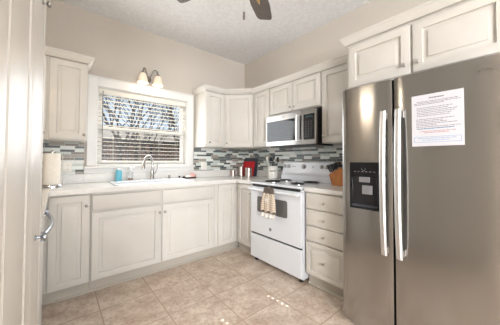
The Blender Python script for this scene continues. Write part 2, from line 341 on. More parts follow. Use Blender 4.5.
# ------------------------------------------------------------ backsplash and counters
tag(MB().box(-3.095, WX0-cw-.021, -.008, -.0005, 1.022, 1.352).build('tile_backsplash', 'mosx', smooth=0), 'grey and white linear mosaic tile backsplash left of the window', 'backsplash')
tag(MB().box(WX1+cw+.021, -.0085, -.008, -.0005, 1.022, 1.352).build('tile_backsplash', 'mosx', smooth=0), 'grey and white linear mosaic tile backsplash between window and corner', 'backsplash')
tag(MB().box(-.008, -.0005, -2.15, -.0005, 1.022, 1.352).box(-.008, -.0005, -1.70, -.95, .93, 1.022).build('tile_backsplash', 'mosy', smooth=0), 'grey and white linear mosaic tile backsplash behind the range', 'backsplash')
ZT, ZB = .9227, .884
SX0, SX1, SY0, SY1 = -1.97, -1.19, -.53, -.13
ct = thing('countertop', 'white laminate countertop running under the window and round the corner', 'countertop', (0, 0, ZB))
LX = -2.474
mb = MB(); D = .6324
for (a, b, y0, y1) in ((-3.095, LX, -1.728, -D), (-3.095, SX0, -D, -.002), (SX1, -D, -D, -.002), (SX0, SX1, -D, SY0), (SX0, SX1, SY1, -.002), (-D, -.0022, -D, -.002), (-D, -.0022, -.934, -D)):
    mb.box(a, b, y0, y1, 0, ZT-ZB)
bmx = mb; o = bmx.build('worktop', 'lam', ct, 0)
bm = bmesh.new(); bm.from_mesh(o.data); bmesh.ops.remove_doubles(bm, verts=bm.verts, dist=1e-5)
seen = {}
for f in list(bm.faces):
    k = tuple(round(v, 3) for v in f.calc_center_median()); seen.setdefault(k, []).append(f)
bmesh.ops.delete(bm, geom=[f for l in seen.values() if len(l) > 1 for f in l], context='FACES'); bm.to_mesh(o.data); bm.free()
ZC = 1.0205
MB().box(-3.094, WX0-.11, -.02, -.0025, ZT-ZB, ZC-ZB).box(WX0-.11, WX1+.11, -.02, -.0025, ZT-ZB, ZC-ZB).box(WX1+.11, -.021, -.02, -.0025, ZT-ZB, ZC-ZB).box(-.0205, -.0025, -.9335, -.0025, ZT-ZB, ZC-ZB).build('splash_curb', 'lam', ct, .002)
# wall area between curb and window sill is white painted apron
struct(MB().box(WX0-cw-.018, WX1+cw+.018, -.012, -.0005, 1.0215, WZ0-.029).build('trim_3', 'white', smooth=0))
ct2 = thing('countertop', 'short white laminate countertop between the range and the fridge', 'countertop', (0, -1.706, ZB))
MB().box(-D, -.0022, -.448, 0, 0, ZT-ZB).build('worktop', 'lam', ct2, .004)
MB().box(-.0205, -.0025, -.448, 0, ZT-ZB, ZC-ZB).build('splash_curb', 'lam', ct2, .002)

# ------------------------------------------------------------ base cabinets (window wall)
BZ = .882; ZD0 = .112
cabinet('base_cabinet', 'cream base cabinet with one tall door left of the sink doors', (0, 0, 0), 0, -2.62, -2.196, .6122, ZD0-.008, BZ, [('door', -2.478, -2.203, ZD0, .868, (-2.228, .777))], toe=.553)
cabinet('sink_base_cabinet', 'wide cream sink cabinet with two doors under the window', (0, 0, 0), 0, -2.194, -.935, .6122, ZD0-.008, BZ-.0,
        [('slab', -2.187, -1.590, .722, .858, None), ('slab', -1.574, -.968, .722, .858, None), ('door', -2.187, -1.590, ZD0, .706, (-1.607, .632)), ('door', -1.574, -.968, ZD0, .706, (-1.553, .632))], toe=.553)
# hollow out the sink cabinet body: rebuild as panels so that the bowl fits inside
for o in list(bpy.data.objects):
    if o.name.startswith('body') and o.parent and o.parent.name == 'sink_base_cabinet':
        mb = MB(); mb.box(-2.194, -2.176, -.002, -.592, .104, BZ).box(-.953, -.935, -.002, -.592, .104, BZ).box(-2.176, -.953, -.572, -.592, .104, BZ).box(-2.176, -.953, -.002, -.572, .104, .12).box(-2.176, -.953, -.002, -.012, .12, BZ)
        me = bpy.data.meshes.new('body'); me.from_pydata(mb.v, [], mb.f); me.materials.append(M['cab']); o.data = me
cabinet('corner_base_cabinet', 'cream corner base cabinet with one narrow knobless door', (0, 0, 0), 0, -.933, -.002, .6122, ZD0-.008, BZ, [('door', -.890, -.635, ZD0, .868, None)], toe=.553)
# stove wall
S90 = R(-90)
cabinet('base_cabinet', 'narrow cream base cabinet with knobbed door just left of the range', (0, 0, 0), S90, .594, .933, .6122, ZD0-.008, BZ, [('door', .634, .926, ZD0, .868, (.895, .77))], toe=.553, kn='nickel')
cabinet('drawer_cabinet', 'cream cabinet with four drawers between the range and the fridge', (0, 0, 0), S90, 1.708, 2.150, .6122, ZD0-.008, BZ,
        [('slab', 1.713, 2.118, .724, .868, (1.905, .79)), ('slab', 1.713, 2.118, .571, .716, (1.905, .640)), ('slab', 1.713, 2.118, .428, .563, (1.905, .492)), ('rdrawer', 1.713, 2.118, .120, .418, (1.905, .262))], toe=.553, kn='nickel')
# left run
P90 = R(90)
cabinet('base_cabinet', 'cream base cabinet edge beyond the dishwasher on the left run', (-3.095, 0, 0), P90, -1.062, -.596, .600, ZD0-.008, BZ, [('door', -1.05, -.632, ZD0, .868, None)], toe=.54)

# ------------------------------------------------------------ upper cabinets
UZ0, UZ1, UD = 1.3528, 2.125, .3364
u0, u1 = 1.362, 2.098
cabinet('wall_cabinet', 'cream wall cabinet left of the window above the paper towels', (0, 0, 0), 0, -2.90, -2.212, UD, UZ0, UZ1, [('door', -2.495, -2.219, u0, u1, (-2.238, 1.412)), ('door', -2.78, -2.512, u0, u1, (-2.530, 1.412))])
cabinet('wall_cabinet', 'cream wall cabinet just right of the window', (0, 0, 0), 0, -.9235, -.623, UD, UZ0, UZ1, [('door', -.917, -.632, u0, u1, (-.865, 1.412))])
k = UD-.02; e = .622-.0; s2 = .02/math.sqrt(2)
r = thing('corner_wall_cabinet', 'cream diagonal corner wall cabinet', 'cabinet')
a = Vector((-.622, -UD)); b = Vector((-UD, -.622)); nrm = Vector((-1, -1)).normalized()
MB().prism([(-.002, -.002), (-.6215, -.002), (-.6215, -UD+.022), (a.x-nrm.x*.02, a.y-nrm.y*.02), (b.x-nrm.x*.02, b.y-nrm.y*.02), (-UD+.022, -.6215), (-.002, -.6215)], UZ0, UZ1).build('body', 'cab', r, .002)
dl = (b-a).length; dr = panel_rings(.008, dl-.008, u0, u1, -.0, .019).build('door', 'cab', r); dr.location = (a.x, a.y, 0); dr.rotation_euler = (0, 0, R(-45))
knob(dr, .035, 1.412, 0, 'darknickel')
cabinet('wall_cabinet', 'narrow cream wall cabinet between corner cabinet and microwave', (0, 0, 0), S90, .623, .938, UD, UZ0, UZ1, [('door', .634, .930, u0, u1, (.900, 1.412))], kn='nickel')
cabinet('wall_cabinet', 'short cream two-door wall cabinet above the microwave', (0, 0, 0), S90, .942, 1.700, UD, 1.745, UZ1, [('door', .950, 1.312, 1.755, u1, (1.288, 1.80)), ('door', 1.320, 1.692, 1.755, u1, (1.345, 1.80))], kn='nickel')
cabinet('wall_cabinet', 'tall cream wall cabinet between microwave and fridge', (0, 0, 0), S90, 1.704, 2.108, UD, UZ0, UZ1, [('door', 1.712, 2.100, u0, u1, (1.738, 1.425))], kn='nickel')
cabinet('over_fridge_cabinet', 'deep cream two-door cabinet mounted above the fridge', (0, 0, 0), S90, 2.112, 3.03, .6, 1.748, 2.145, [('door', 2.132, 2.565, 1.768, 2.105, (2.532, 1.832)), ('door', 2.578, 3.022, 1.768, 2.105, (2.608, 1.832))], kn='nickel')
CP = [(0, 2.106), (.006, 2.106), (.010, 2.114), (.022, 2.124), (.034, 2.142), (.040, 2.152), (.046, 2.155), (.046, 2.170), (0, 2.170)]
e = .0006
tag(sweep([(-.9235-e, -.003), (-.9235-e, -UD-e), (-.622, -UD-e), (-UD-e, -.622), (-UD-e, -2.105)], CP, 'crown_molding', 'cab'), 'cream crown molding along tops of the right-hand wall cabinets', 'molding')
tag(sweep([(-2.90, -UD-e), (-2.212+e, -UD-e), (-2.212+e, -.003)], CP, 'crown_molding', 'cab'), 'cream crown molding on the cabinet left of the window', 'molding')
CP2 = [(o*.72, z+.020) for o, z in CP]
tag(sweep([(-.3834, -2.112+e), (-.6-e, -2.112+e), (-.6-e, -3.03)], CP2, 'crown_molding', 'cab'), 'cream crown molding on the cabinet above the fridge', 'molding')

# ------------------------------------------------------------ blinds
zt, zb = WZ1-.016, WZ0+.016
bl = thing('window_blind', 'cream horizontal slat blind in the kitchen window', 'blind', ((WX0+WX1)/2, .03, zt))
bw0, bw1 = WX0+.018-ox, WX1-.018-ox
MB().box(bw0, bw1, -.022, -.012, -.062, 0).build('valance', 'blind', bl, .003)
MB().box(bw0+.004, bw1-.004, -.010, .03, -.04, -.001).build('head_rail', 'blind', bl)
ys = .010; sp = .0475; nS = int((zt-.075-zb-.03)/sp)
cords = [-1.93-ox, -1.64-ox, -1.40-ox, -1.17-ox]
slat0 = {}
for i in range(nS+1):
    z = -.080-i*sp; zw = zt+z; hole = 1.575 < zw < 1.83
    key = hole
    if key not in slat0 and hole:
        m_ = MB(); xa = bw0+.003; cs = [cords[1], cords[3]]
        for c_ in cs:
            m_.box(xa, c_-.009, -.0255, .0255, -.001, .001); xa = c_+.009
            m_.box(c_-.009, c_+.009, -.0255, -.010, -.001, .001).box(c_-.009, c_+.009, .010, .0255, -.001, .001)
        m_.box(xa, bw1-.003, -.0255, .0255, -.001, .001); slat0[key] = m_.build('slat', 'blind', bl, smooth=0)
        o = slat0[key]
    elif key not in slat0:
        m_ = MB(); w = .051; xs = [bw0+.003]
        n = 5; pr = [(-w/2+w*j/n) for j in range(n+1)]; arc = lambda y: .0022*(1-(2*y/w)**2)
        ring = [(y, arc(y)+.0012) for y in pr]+[(y, arc(y)-.0012) for y in reversed(pr)]
        m_.rings([[(x, y, zz) for y, zz in ring] for x in (bw0+.003, bw1-.003)])
        o = m_.build('slat', 'blind', bl, smooth=60); slat0[key] = o
    else: o = slat0[key].copy(); COL.objects.link(o); o.parent = bl
    o.location = (0, ys, z); o.rotation_euler = (0, 0, 0)
zend = -.080-(nS+1)*sp+.006
MB().box(bw0+.003, bw1-.003, ys-.024, ys+.024, zend-.012, zend+.004).build('bottom_rail', 'blind', bl, .003)
for x in cords:
    m_ = MB()
    for y in (ys-.028, ys+.028): m_.tube([(x, y, -.04), (x, y, zend)], .0008, 5)
    m_.build('ladder_cord', 'blind', bl)
MB().tube([(-2.045-ox, -.032, -.03), (-2.045-ox, -.034, -.30), (-2.045-ox, -.034, -.74)], .004, 8).build('tilt_wand', mat('wand_grey', c(120, 116, 110), .4), bl)

# ------------------------------------------------------------ outdoors
struct(MB().box(-14, 18, 2.5, 40, -1.4, -1.2).build('ground', 'yard', smooth=0))
h = thing('neighbour_house', 'brown brick house with grey shingled roof seen through the blind', 'house', (1, 9, -1.2))
MB().box(-8, 9, 0, 6, 0, 3.25).build('wall', 'brick', h, smooth=0)
MB().add([(-8.4, -.4, 3.25), (9.4, -.4, 3.25), (9.4, 3, 4.35), (-8.4, 3, 4.35), (-8.4, 6.4, 3.25), (9.4, 6.4, 3.25)], [(0, 1, 2, 3), (3, 2, 5, 4), (0, 4, 5, 1), (0, 3, 4), (1, 5, 2)]).build('roof', 'roof', h, smooth=0)
MB().box(-8.4, 9.4, -.46, -.40, 3.16, 3.28).build('gutter', 'bark', h)
def tree(x, y, label, seed, r0=.1, hh=2.6, n=4):
    rnd = random.Random(seed); mb = MB(); root = thing('bare_tree', label, 'tree', (x, y, -1.25))
    def grow(p, d, ln, r, dep, mbx):
        pts = [p]; dd = d.copy()
        for i in range(4):
            dd = (dd+Vector((rnd.uniform(-.16, .16), rnd.uniform(-.16, .16), rnd.uniform(-.02, .12)))).normalized(); pts.append(pts[-1]+dd*ln/4)
        mbx.tube(pts, [r*(1-.1*i) for i in range(5)], 5 if dep < 3 else 3)
        if dep >= n: return
        for i in range(3 if dep < 3 else 2+(rnd.random() < .6)):
            q = pts[rnd.choice([2, 3, 4, 4])]; a = rnd.uniform(0, 2*PI); s_ = rnd.uniform(.45, 1.0)
            nd = (dd+Vector((math.cos(a)*s_, math.sin(a)*s_, rnd.uniform(-.1, .35)))).normalized()
            grow(q, nd, ln*rnd.uniform(.62, .8), r*.58, dep+1, mbx)
    t = MB(); pts = [Vector((0, 0, 0)), Vector((.03, 0, hh*.5)), Vector((0, .02, hh))]; t.tube(pts, [r0*1.2, r0, r0*.9], 10); t.build('trunk', 'bark', root)
    for i in range(5):
        a = i*1.3+rnd.random(); grow(pts[2]-Vector((0, 0, rnd.uniform(0, .8))), Vector((math.cos(a)*.7, math.sin(a)*.7, 1)).normalized(), 1.25, r0*.42, 1, mb)
    mb.build('branches', 'bark', root)
    return root
tree(-1.05, 4.6, 'bare tree with dark trunk outside, nearest the left of the window', 3, .085, 3.1, 5)
tree(-.45, 5.2, 'thinner bare tree outside, right beside the left one', 8, .05, 3.1, 5)
tree(1.5, 5.6, 'bare tree outside near the right side of the window', 21, .09, 3.0, 4)
tree(.45, 6.6, 'bare tree outside behind the others at mid window', 5, .06, 3.0, 4)

# ------------------------------------------------------------ range
def build_range():
    W_ = .75; r = thing('electric_range', 'white electric coil range with plaid towel on its handle', 'range', (0, -.941, 0), S90)
    # local: x along 0..W, y 0..-depth
    MB().box(.002, W_-.002, -.03, -.62, .035, .895).build('body', 'enamel', r, .003)
    for x in (.05, W_-.05):
        for y in (-.1, -.585): MB().lathe([(.024, .001), (.024, .014), (.014, .016), (.014, .035)], 12, T(x, y, 0)).build('foot', 'black', r)
    m_ = MB().box(0, W_, -.03, -.655, .898, .922); m_.build('cooktop', 'enamel', r, .008, seg=3)
    MB().box(.03, W_-.03, -.6205, -.640, .872, .897).build('vent_slot', 'black', r)
    # oven door, drawer
    d = MB().box(.004, W_-.004, -.6205, -.648, .337, .868).build('oven_door', 'enamel', r, .006, seg=3)
    rr = MB(); x0, x1, z0, z1, rad = .125, .575, .588, .762, .02; q = []
    for (cx_, cz_, a0) in ((x1-rad, z1-rad, 0), (x0+rad, z1-rad, 90), (x0+rad, z0+rad, 180), (x1-rad, z0+rad, 270)):
        q += [(cx_+rad*math.cos(R(a0+j*30)), cz_+rad*math.sin(R(a0+j*30))) for j in range(4)]
    rr.rings([[(x, -.6482, z) for x, z in q], [(x, -.6510, z) for x, z in q]]); rr.build('oven_window', 'ovenglass', d)
    m_ = MB(); pts = [(x, -.690-.004*math.sin(PI*(x-.02)/(W_-.04)), .845) for x in [.02+(W_-.04)*i/12 for i in range(13)]]
    m_.tube(pts, .017, 12, flat=1)
    m_.box(.022, .062, -.648, -.69, .832, .858).box(W_-.062, W_-.022, -.648, -.69, .832, .858)
    m_.build('door_handle', 'enamel', d)
    MB().lathe([(.019, 0), (.019, .002), (.016, .003), (0, .003)], 24, FRONT(.335, -.6482, .425)).build('emblem', 'label', d)
    MB().box(.004, W_-.004, -.6205, -.648, .050, .318).build('storage_drawer', 'enamel', r, .006, seg=3)
    MB().box(.012, W_-.012, -.6205, -.632, .319, .336).build('drawer_gap', 'black', r)
    # backguard
    pr = [(-.03, .922), (-.112, .922), (-.114, .985), (-.092, 1.000), (-.082, 1.020), (-.062, 1.150), (-.045, 1.163), (-.03, 1.163)]
    m_ = MB(); pr2 = lambda x, k: [(x, y, z) for y, z in pr]
    m_.rings([pr2(.0, 0), pr2(.75, 0)]); bgd = m_.build('backguard', 'enamel', r, .005)
    sl = math.atan2(.02, .13)
    for x, s_ in ((.035, 1), (.105, 1), (.345, 1.25), (.60, 1), (.67, 1)):
        y = -.082+(1.095-1.02)*.02/.13
        k_ = MB().lathe([(.025*s_, 0), (.025*s_, .004), (.019*s_, .006), (.017*s_, .022), (.013*s_, .025), (0, .025)], 20, T(x, y-.0005, 1.095, rx=R(90)+sl)).build('knob', 'knobgrey', bgd)
        MB().lathe([(.0268*s_, 0), (.0268*s_, .0012), (0, .0012)], 20, T(x, y-.0003, 1.095, rx=R(90)+sl)).build('dial_ring', 'label', bgd)
    for x in (.175, .205, .48):
        MB().box(x-.006, x+.006, -.071, -.0735, 1.09, 1.10).build('indicator_mark', 'slot', bgd)
    for (x, y, rad) in ((.19, -.47, .10), (.56, -.47, .078), (.19, -.235, .078), (.56, -.235, .10)):
        b_ = MB().lathe([(rad+.014, 0), (rad+.014, .004), (rad+.004, .005), (rad-.01, .0015), (.02, .0012), (0, .0012)], 32, T(x, y, .9222)).build('burner', 'pan', r)
        pts = []; turns = 3.4; n = 90
        for i in range(n+1):
            t = i/n; rr_ = .018+(rad-.02)*t; a = 2*PI*turns*t; pts.append((x+rr_*math.cos(a), y+rr_*math.sin(a), .9315))
        MB().tube(pts, .0042, 6).build('coil', 'coil', b_)
    return r
build_range()
# towel on handle (range local x .125..  -> world Y)
tw = thing('dish_towel', 'brown plaid dish towel with grey crochet top hanging on oven handle', 'towel', (-.7165, -1.318, .872), S90)
def cloth(name, m, w0, w1, zt_, zb_, yoff, nx=18, nz=16, amp=.006, th=.004, parent=None, foldn=3, bulge=0, loc=None):
    m_ = MB(); vs = []; uv = []
    for j in range(nz+1):
        v = j/nz; z = zt_+(zb_-zt_)*v; w = w0+(w1-w0)*min(1, v*2)
        for i in range(nx+1):
            u = i/nx; x = (u-.5)*w + .004*math.sin(v*9)*(u-.5); y = yoff-amp*(.5+.5*math.sin(u*foldn*2*PI+.7+v*1.2))*min(1, .3+v)-bulge*math.sin(PI*v)
            vs.append((x, y, z)); uv.append((u, v))
    fs = [(j*(nx+1)+i, j*(nx+1)+i+1, (j+1)*(nx+1)+i+1, (j+1)*(nx+1)+i) for j in range(nz) for i in range(nx)]
    me = bpy.data.meshes.new(name); me.from_pydata(vs, [], fs); ul = me.uv_layers.new(name='UVMap')
    for lp in me.loops: ul.data[lp.index].uv = uv[lp.vertex_index]
    me.materials.append(M[m]); me.polygons.foreach_set('use_smooth', [True]*len(me.polygons))
    o = bpy.data.objects.new(name, me); COL.objects.link(o); o.parent = parent
    s_ = o.modifiers.new('s', 'SOLIDIFY'); s_.thickness = th; s_.offset = 0
    return o
cloth('towel_body', 'plaid', .155, .205, -.045, -.250, .0, parent=tw, amp=.018, foldn=2.5)
cloth('towel_hem', 'whitecloth', .205, .19, -.247, -.305, .0, parent=tw, amp=.018, foldn=3, nz=4)
cloth('hem_band', 'crochet', .206, .206, -.230, -.252, -.004, parent=tw, amp=.016, foldn=2.5, nz=4)
o = cloth('crochet_top', 'crochet', .130, .152, .008, -.055, .004, parent=tw, amp=.005, nz=6, th=.008)
MB().tube([(0, .004+.034*math.cos(a)-.017, .004+.017*math.sin(a)) for a in [R(180-20*i) for i in range(10)]], .006, 8, T(0, .017, 0)).build('hanging_loop', 'crochet', tw)
MB().tube([(.022*math.cos(R(12*i))-.018, -.016, -.115+.026*math.sin(R(12*i))) for i in range(31)], .0022, 5).lathe([(.016, 0), (.016, .001), (0, .001)], 16, FRONT(-.018, -.0155, -.115)).build('printed_wreath', 'whitecloth', tw)

# ------------------------------------------------------------ microwave
mwv = thing('microwave', 'stainless over-the-range microwave with black glass door', 'microwave', (0, -.962, 1.345), S90)
w = .728
MB().box(.0, w, -.012, -.380, .012, .372).build('body', 'black', mwv, .002)
MB().box(.03, w-.03, -.03, -.36, -.004, .0115).build('vent_grille', 'black', mwv)
dd = MB(); dd.box(.0, w*.76, -.381, -.412, .0, .372); dr = dd.build('door', 'steelm', mwv, .004)
cp = MB().box(w*.762, w, -.381, -.410, .0, .372).build('control_panel', 'steelm', mwv, .004)
MB().box(.020, .490, -.4122, -.4150, .055, .300).build('door_glass', 'blackglass', dr, .001)
MB().box(.527, .552, -.4122, -.4145, .055, .318).build('door_edge', 'blackglass', dr)
m_ = MB(); m_.tube([(.507, -.445, .040), (.507, -.450, .10), (.507, -.452, .18), (.507, -.450, .26), (.507, -.445, .325)], .012, 12); m_.box(.499, .515, -.412, -.444, .045, .065).box(.499, .515, -.412, -.444, .300, .320); m_.build('door_handle', 'steelh', dr)
MB().box(.575, .712, -.4102, -.4125, .050, .320).build('keypad', 'blackglass', cp, .001)
k0 = MB().box(0, .009, -.4126, -.4130, 0, .005).build('key_legend', 'label', cp)
for i in range(21):
    o = k0 if i == 0 else k0.copy()
    if i: COL.objects.link(o); o.parent = cp
    o.location = (.603+(i % 3)*.034, 0, .082+(i//3)*.026)
MB().box(.600, .690, -.4126, -.4130, .283, .305).build('clock_display', mat('display_dark', c(40, 60, 66), .2), cp)
MB().lathe([(.013, 0), (.013, .002), (0, .002)], 20, FRONT(.285, -.4122, .338)).build('emblem', 'label', dr)

# ------------------------------------------------------------ refrigerator
fr = thing('refrigerator', 'stainless side-by-side refrigerator with ice and water dispenser', 'refrigerator', (0, -2.172, 0), S90)
FW = .847; SP = .345
MB().box(.004, FW-.004, -.03, -.70, .03, 1.685).build('body', mat('fridge_side_grey', c(90, 90, 92), .4), fr, .004)
MB().box(.02, FW-.02, -.60, -.70, .002, .06).build('base_grille', 'black', fr)
for a_ in (.03, FW-.09): MB().box(a_, a_+.06, -.64, -.70, 1.6855, 1.700).build('hinge_cover', 'black', fr, .003)
def fdoor(x0, x1, name):
    m_ = MB(); n = 14; pr = []
    for i in range(n+1):
        t = i/n; x = x0+(x1-x0)*t; y = -.785-.006*math.sin(PI*t)
        if i == 0: y = -.778
        if i == n: y = -.778
        pr.append((x, y))
    prof = [(x0, -.705), (x0, -.772)]+[(x0+.004, -.780)]+pr[1:-1]+[(x1-.004, -.780), (x1, -.772), (x1, -.705)]
    m_.prism(prof, .028, 1.700); return m_.build(name, 'steel', fr, .0, smooth=35)
fl_ = fdoor(.0, SP-.003, 'freezer_door'); frd = fdoor(SP+.003, FW, 'fridge_door')
def fhandle(xc, par):
    m_ = MB(); n = 14; rs = []
    for i in range(n+1):
        t = i/n; z = .575+(1.495-.575)*t; y = -.822-.026*math.sin(PI*t)**.7; w_ = .0165
        ring = [(xc-w_, y+.008, z), (xc-w_, y-.004, z), (xc-w_*.5, y-.010, z), (xc+w_*.5, y-.010, z), (xc+w_, y-.004, z), (xc+w_, y+.008, z)]
        rs.append(ring)
    m_.rings(rs); m_.box(xc-.014, xc+.014, -.791, -.822, .585, .625).box(xc-.014, xc+.014, -.791, -.822, 1.445, 1.485)
    return m_.build('handle', 'steelh', par, smooth=35)
fhandle(.301, fl_); fhandle(.386, frd)
# dispenser: framed recess built as a black surround with a recessed well
dp = MB(); x0, x1, z0, z1 = .065, .271, .838, 1.163; yf = -.797
dp.box(x0, x1, -.787, yf, 1.062, z1).box(x0, x0+.022, -.787, yf, z0, 1.062).box(x1-.022, x1, -.787, yf, z0, 1.062).box(x0+.022, x1-.022, -.787, yf, z0, z0+.022)
dpo = dp.build('dispenser', 'blackglass', fl_, .002)
MB().box(x0+.022, x1-.022, -.7915, -.7925, z0+.022, 1.062).build('dispenser_well', 'black', dpo)
MB().box(x0+.024, x1-.024, -.7925, -.815, z0+.022, z0+.032).build('drip_tray', 'slate', dpo)
MB().box(.135, .208, -.7975, -.806, 1.025, 1.062).build('ice_chute', 'label', dpo, .003)
MB().prism([(.153, -.7975), (.225, -.7975), (.218, -.815), (.160, -.815)], .945, 1.005).build('water_paddle', 'label', dpo, .004)
m_ = MB(); m_.tube([(.163+.012*math.cos(R(a_)), -.7978, 1.118+.014*math.sin(R(a_))) for a_ in range(150, 400, 20)], .0012, 4)
for i in range(6): m_.box(.098+i*.026, .110+i*.026, -.7975, -.798, 1.096, 1.1)
m_.build('dispenser_icons', 'label', dpo)
# paper notice
nt = thing('paper_notice', 'white printed notice sheet taped to the right fridge door', 'paper', (-.7935, -2.622, 1.260), S90)
MB().box(0, .233, .0, -.0008, 0, .300).build('sheet', 'paper', nt, smooth=0)
ink = MB(); rnd = random.Random(4); z = .262
def line(z_, x0_, x1_, hgt=.0026, mb_=None):
    x = x0_
    while x < x1_-.008:
        w_ = min(rnd.uniform(.006, .018), x1_-x); (mb_ or ink).box(x, x+w_, -.0009, -.0012, z_, z_+hgt); x += w_+.003
line(.274, .085, .150, .006)
for z_, a_, b_ in ((.258, .025, .21), (.250, .012, .222), (.242, .012, .15)): line(z_, a_, b_)
for i in range(6): line(.222-.0095*i, .025, rnd.uniform(.15, .222))
for i in range(7): line(.155-.009*i, .022, rnd.uniform(.12, .222))
ink.build('printed_text', 'ink', nt, smooth=0)
b_ = MB(); line(.084, .04, .2, .003, b_); line(.076, .06, .17, .003, b_); b_.build('red_text', 'redink', nt, smooth=0)
b_ = MB(); b_.box(.012, .222, -.0009, -.0012, .022, .024).box(.012, .222, -.0009, -.0012, .052, .054).box(.012, .014, -.0009, -.0012, .022, .054).box(.220, .222, -.0009, -.0012, .022, .054); line(.043, .03, .2, .003, b_); line(.033, .05, .18, .003, b_); line(.098, .03, .2, .003, b_); b_.build('blue_text_box', 'blueink', nt, smooth=0)
def text(body, size, loc, rz, m, name, parent, ext=.0006, shear=0):
    cu = bpy.data.curves.new(name, 'FONT'); cu.body = body; cu.size = size; cu.extrude = ext; cu.shear = shear
    tmp = bpy.data.objects.new(name+'_tmp', cu); COL.objects.link(tmp); bpy.context.view_layer.update()
    me = bpy.data.meshes.new_from_object(tmp.evaluated_get(bpy.context.evaluated_depsgraph_get())); bpy.data.objects.remove(tmp)
    me.materials.clear(); me.materials.append(M[m]); o = bpy.data.objects.new(name, me); COL.objects.link(o); o.parent = parent
    o.location = loc; o.rotation_euler = (R(90), 0, rz); return o
text('Whirlpool', .034, (.728, -.7915, 1.622), 0, 'darknickel', 'door_lettering', frd, shear=.35)

# ------------------------------------------------------------ dishwasher and pantry on the left
dw = thing('dishwasher', 'white dishwasher with bowed chrome handle under the left counter', 'dishwasher', (-3.09, -1.725, 0), P90)
MB().box(.03, .655, -.01, -.575, .10, .875).build('body', 'white', dw); MB().box(.03, .655, -.01, -.55, .001, .0995).build('toe_panel', 'white', dw)
o = MB().box(.031, .654, -.576, -.603, .115, .872).build('door', 'white', dw, .004)
pts = [(x, -.612-.034*math.sin(PI*(x-.03)/.60)**.8, .835) for x in [.03+.60*i/14 for i in range(15)]]
m_ = MB().tube(pts, .011, 10); m_.box(.025, .045, -.602, -.625, .815, .855).box(.615, .635, -.602, -.625, .815, .855); m_.build('door_handle', 'pullchrome', o)
pn = thing('pantry_cabinet', 'tall cream pantry cabinet with full-height doors at far left', 'cabinet', (-3.095, 0, 0), P90)
PX = .620
MB().box(-2.98, -1.732, -.002, -(PX-.02), .10, 2.50).build('body', 'cab', pn, .002)
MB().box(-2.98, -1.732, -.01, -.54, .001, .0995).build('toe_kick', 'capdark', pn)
for i, (a_, b_) in enumerate(((-2.300, -1.738), (-2.712, -2.308), (-2.976, -2.718))):
    o = panel_rings(a_, b_, .105, 2.48, -PX, .019, fr=.06).build('door', 'cab', pn)
    if i == 0: knob(o, -1.99, 1.72, -PX, 'darknickel', .8); knob(o, -2.09, .935, -PX, 'pullchrome', 1.0)

# ------------------------------------------------------------ sink and faucet
sk = thing('kitchen_sink', 'white drop-in kitchen sink under the window', 'sink', ((SX0+SX1)/2, (SY0+SY1)/2, ZT))
hx, hy = (SX1-SX0)/2, (SY1-SY0)/2
def rr(hx_, hy_, r_, z, n=5):
    q = []
    for (sx_, sy_, a0) in ((1, 1, 0), (-1, 1, 90), (-1, -1, 180), (1, -1, 270)):
        q += [(sx_*(hx_-r_)+r_*math.cos(R(a0+j*90/n)), sy_*(hy_-r_)+r_*math.sin(R(a0+j*90/n)), z) for j in range(n+1)]
    return q
def off(q, dy): return [(x, y+dy, z) for x, y, z in q]
MB().rings([rr(hx+.025, hy+.025, .04, .0005), rr(hx+.024, hy+.024, .04, .010), rr(hx+.015, hy+.015, .04, .014), off(rr(hx-.03, hy-.055, .05, .013), -.03), off(rr(hx-.036, hy-.061, .05, .006), -.03), off(rr(hx-.05, hy-.07, .06, -.17), -.03), off(rr(hx-.10, hy-.11, .06, -.185), -.03), off(rr(.02, .02, .01, -.188), -.03)], cap=False).build('basin', 'enamel', sk, smooth=50)
MB().lathe([(.04, 0), (.04, .003), (.03, .001), (0, .001)], 20, T(0, -.03, -.1865)).build('drain', 'chrome', sk)
fc = thing('kitchen_faucet', 'chrome high-arc pull-down faucet behind the sink', 'faucet', (-1.545, -.155, ZT+.0145))
MB().rings([rr(.125, .027, .026, 0), rr(.125, .027, .026, .004), rr(.120, .022, .021, .009)]).build('deck_plate', 'chrome', fc)
MB().lathe([(.027, .009), (.026, .02), (.021, .03), (.020, .105), (.018, .12), (.014, .13)], 20).build('body', 'faucet', fc)
dv = Vector((-.80, -.60, 0)).normalized(); pts = [Vector((0, 0, .12)), Vector((0, 0, .19))]
ra = .068
for i in range(0, 15): a_ = R(180-i*12); pts.append(Vector((0, 0, .215))+dv*(ra+ra*math.cos(a_))+Vector((0, 0, ra*math.sin(a_))))
MB().tube(pts, .0115, 12).build('spout', 'faucet', fc)
e_ = pts[-1]; t_ = (pts[-1]-pts[-2]).normalized()
MB().tube([e_, e_+t_*.02, e_+t_*.03, e_+t_*.085, e_+t_*.10], [.0125, .0135, .017, .020, .017], 14).build('spray_head', 'faucet', fc)
MB().tube([(.018, 0, .075), (.040, 0, .075)], .012, 12).tube([(.034, 0, .075), (.052, -.004, .115), (.058, -.006, .185)], [.009, .007, .0055], 8).build('lever', 'faucet', fc)
